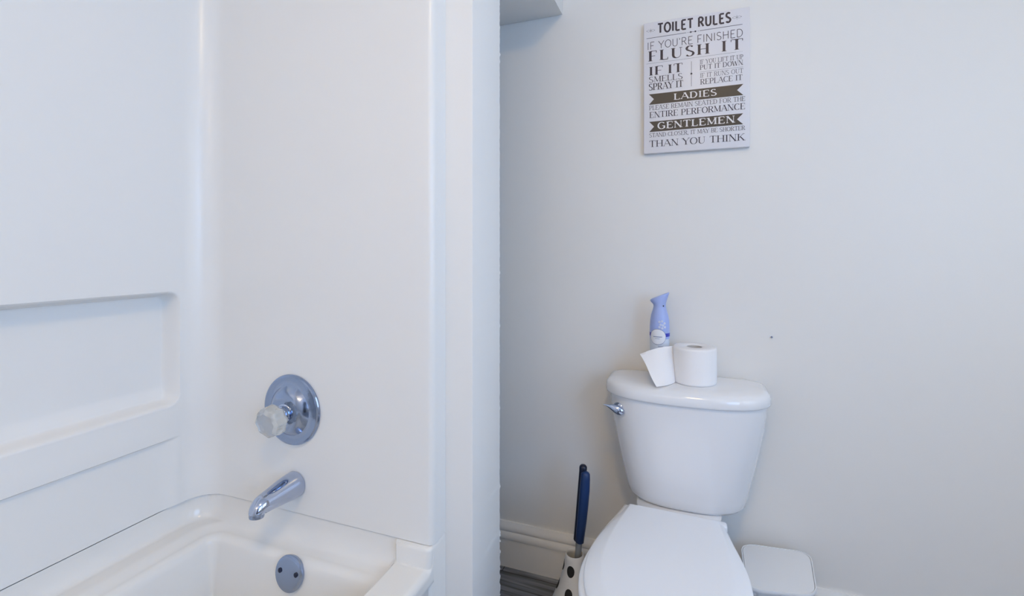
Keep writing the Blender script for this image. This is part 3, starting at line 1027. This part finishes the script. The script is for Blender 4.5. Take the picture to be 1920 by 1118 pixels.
def line(s, x0, x1, zb, zt, style, mat='ink', parent=None, dy=0.0, name='lettering', track=0.06):
    bm = text_mesh(s, x0 - SGX, x1 - SGX, zb - SGZ, zt - zb, style, track)
    if dy:
        bmesh.ops.translate(bm, verts=bm.verts, vec=(0, dy, 0))
    return obj(name, bm, mat, parent or sgn, smooth=False)

line('TOILET RULES', -0.0945, 0.111, 1.7585, 1.7860, 'bold', track=0.12)
line("IF YOU'RE FINISHED", -0.1264, 0.1432, 1.7110, 1.7335, 'light')
line('FLUSH', -0.1211, 0.0520, 1.6750, 1.7055, 'didone', track=0.22)
line('IT', 0.0850, 0.1432, 1.6750, 1.7055, 'didone', track=0.22)
line('IF', -0.120, -0.0780, 1.6309, 1.6570, 'didone', track=0.14)
line('IT', -0.0640, -0.022, 1.6309, 1.6570, 'didone', track=0.14)
line('SMELLS', -0.1206, -0.0217, 1.6090, 1.6262, 'serif')
line('SPRAY IT', -0.1206, -0.0206, 1.5850, 1.6050, 'serif')
line('IF YOU LIFT IT UP', 0.0263, 0.1432, 1.6460, 1.6588, 'fine', 'ink_grey_glare')  # right column printed lighter: glare from the right put into the ink
line('PUT IT DOWN', 0.0263, 0.1425, 1.6290, 1.6430, 'serif', 'ink_grey_glare')
line('IF IT RUNS OUT', 0.0270, 0.1432, 1.6058, 1.6185, 'fine', 'ink_grey_glare')
line('REPLACE IT', 0.0277, 0.1412, 1.5852, 1.6010, 'serif', 'ink_grey_glare')
line('PLEASE REMAIN SEATED FOR THE', -0.1195, 0.1485, 1.5238, 1.5370, 'fine')
line('ENTIRE PERFORMANCE', -0.1184, 0.1485, 1.4998, 1.5175, 'serif')
line('STAND CLOSER, IT MAY BE SHORTER', -0.1191, 0.1479, 1.4400, 1.4520, 'fine')
line('THAN YOU THINK', -0.1191, 0.1469, 1.4096, 1.4292, 'serif')

def ribbon(zt, zb, xl, xr, notch, text, tx0, tx1, tb, tt):
    bm = bmesh.new()
    zm = (zt + zb) / 2
    pts = [(xl, zb), (notch[0], zm), (xl, zt), (xr, zt), (notch[1], zm), (xr, zb)]
    a = [bm.verts.new((x - SGX, FYS, z - SGZ)) for x, z in pts]
    b = [bm.verts.new((x - SGX, FYS + 0.0006, z - SGZ)) for x, z in pts]
    bm.faces.new(a[:3] + a[3:])
    for i in range(6):
        bm.faces.new((a[i], a[(i + 1) % 6], b[(i + 1) % 6], b[i]))
    rb = obj('ribbon', bm, 'ribbon', sgn, smooth=False)
    o = line(text, tx0, tx1, tb, tt, 'ribbon', 'reverse', rb, dy=-0.0003, track=0.12)
    o['label'] = 'white lettering'
ribbon(1.5731, 1.5408, -0.1202, 0.1435, (-0.1054, 0.1272), 'LADIES', -0.0468, 0.0727, 1.5484, 1.5668)
ribbon(1.4880, 1.4563, -0.1193, 0.143, (-0.1048, 0.127), 'GENTLEMEN', -0.0946, 0.1208, 1.4635, 1.4835)

def flat_line(bm, x0, z0, x1, z1, w, layer=0):
    stroke(bm, [(x0 - SGX, z0 - SGZ), (x1 - SGX, z1 - SGZ)], lambda t: w, lambda p: p, FYS - 0.00002 * layer)
def dot(bm, x, z, r, layer=1):
    bm.faces.new([bm.verts.new((x - SGX + r * cos(2 * pi * i / 12), FYS - 0.00002 * layer, z - SGZ + r * sin(2 * pi * i / 12))) for i in range(12)])
bm = bmesh.new()
flat_line(bm, -0.1275, 1.7465, -0.012, 1.7465, 0.0013)
flat_line(bm, 0.026, 1.7465, 0.1413, 1.7465, 0.0013)
for x in (-0.009, -0.005, 0.0205):
    flat_line(bm, x, 1.7465, x + 0.0025, 1.7465, 0.001)
dot(bm, 0.001, 1.7465, 0.0026)
dot(bm, 0.014, 1.7465, 0.0026)
flat_line(bm, 0.003, 1.7465, 0.012, 1.7465, 0.001)
obj('divider', bm, 'ink', sgn, smooth=False)
bm = bmesh.new()
flat_line(bm, -0.1275, 1.6680, 0.125, 1.6680, 0.0006)
for x in (0.128, 0.132, 0.136, 0.140):
    dot(bm, x, 1.6680, 0.0006)
obj('divider', bm, 'ink_grey_glare', sgn, smooth=False)
bm = bmesh.new()
flat_line(bm, 0.0263, 1.6228, 0.1432, 1.6228, 0.0006)
obj('divider', bm, 'ink_grey_glare', sgn, smooth=False)
bm = bmesh.new()
flat_line(bm, 0.0027, 1.6584, 0.0027, 1.5833, 0.0009)
dot(bm, 0.0027, 1.6212, 0.0028, 2)
obj('divider', bm, 'ink', sgn, smooth=False)
for (cx, cz, s) in ((-0.1147, 1.7692, 1), (0.1268, 1.7692, -1)):
    bm = bmesh.new()
    dot(bm, cx - 0.011, cz, 0.0012)
    dot(bm, cx + 0.011, cz, 0.0012)
    for k in range(3):
        a = radians(30 + 60 * k)
        flat_line(bm, cx - 0.0062 * cos(a), cz - 0.0062 * sin(a), cx + 0.0062 * cos(a), cz + 0.0062 * sin(a), 0.0007, k)
    for sx in (-1, 1):
        for sz in (-1, 1):
            dot(bm, cx + sx * 0.0078, cz + sz * 0.0028, 0.0008)
    obj('ornament', bm, 'ink_grey_glare', sgn, smooth=False)
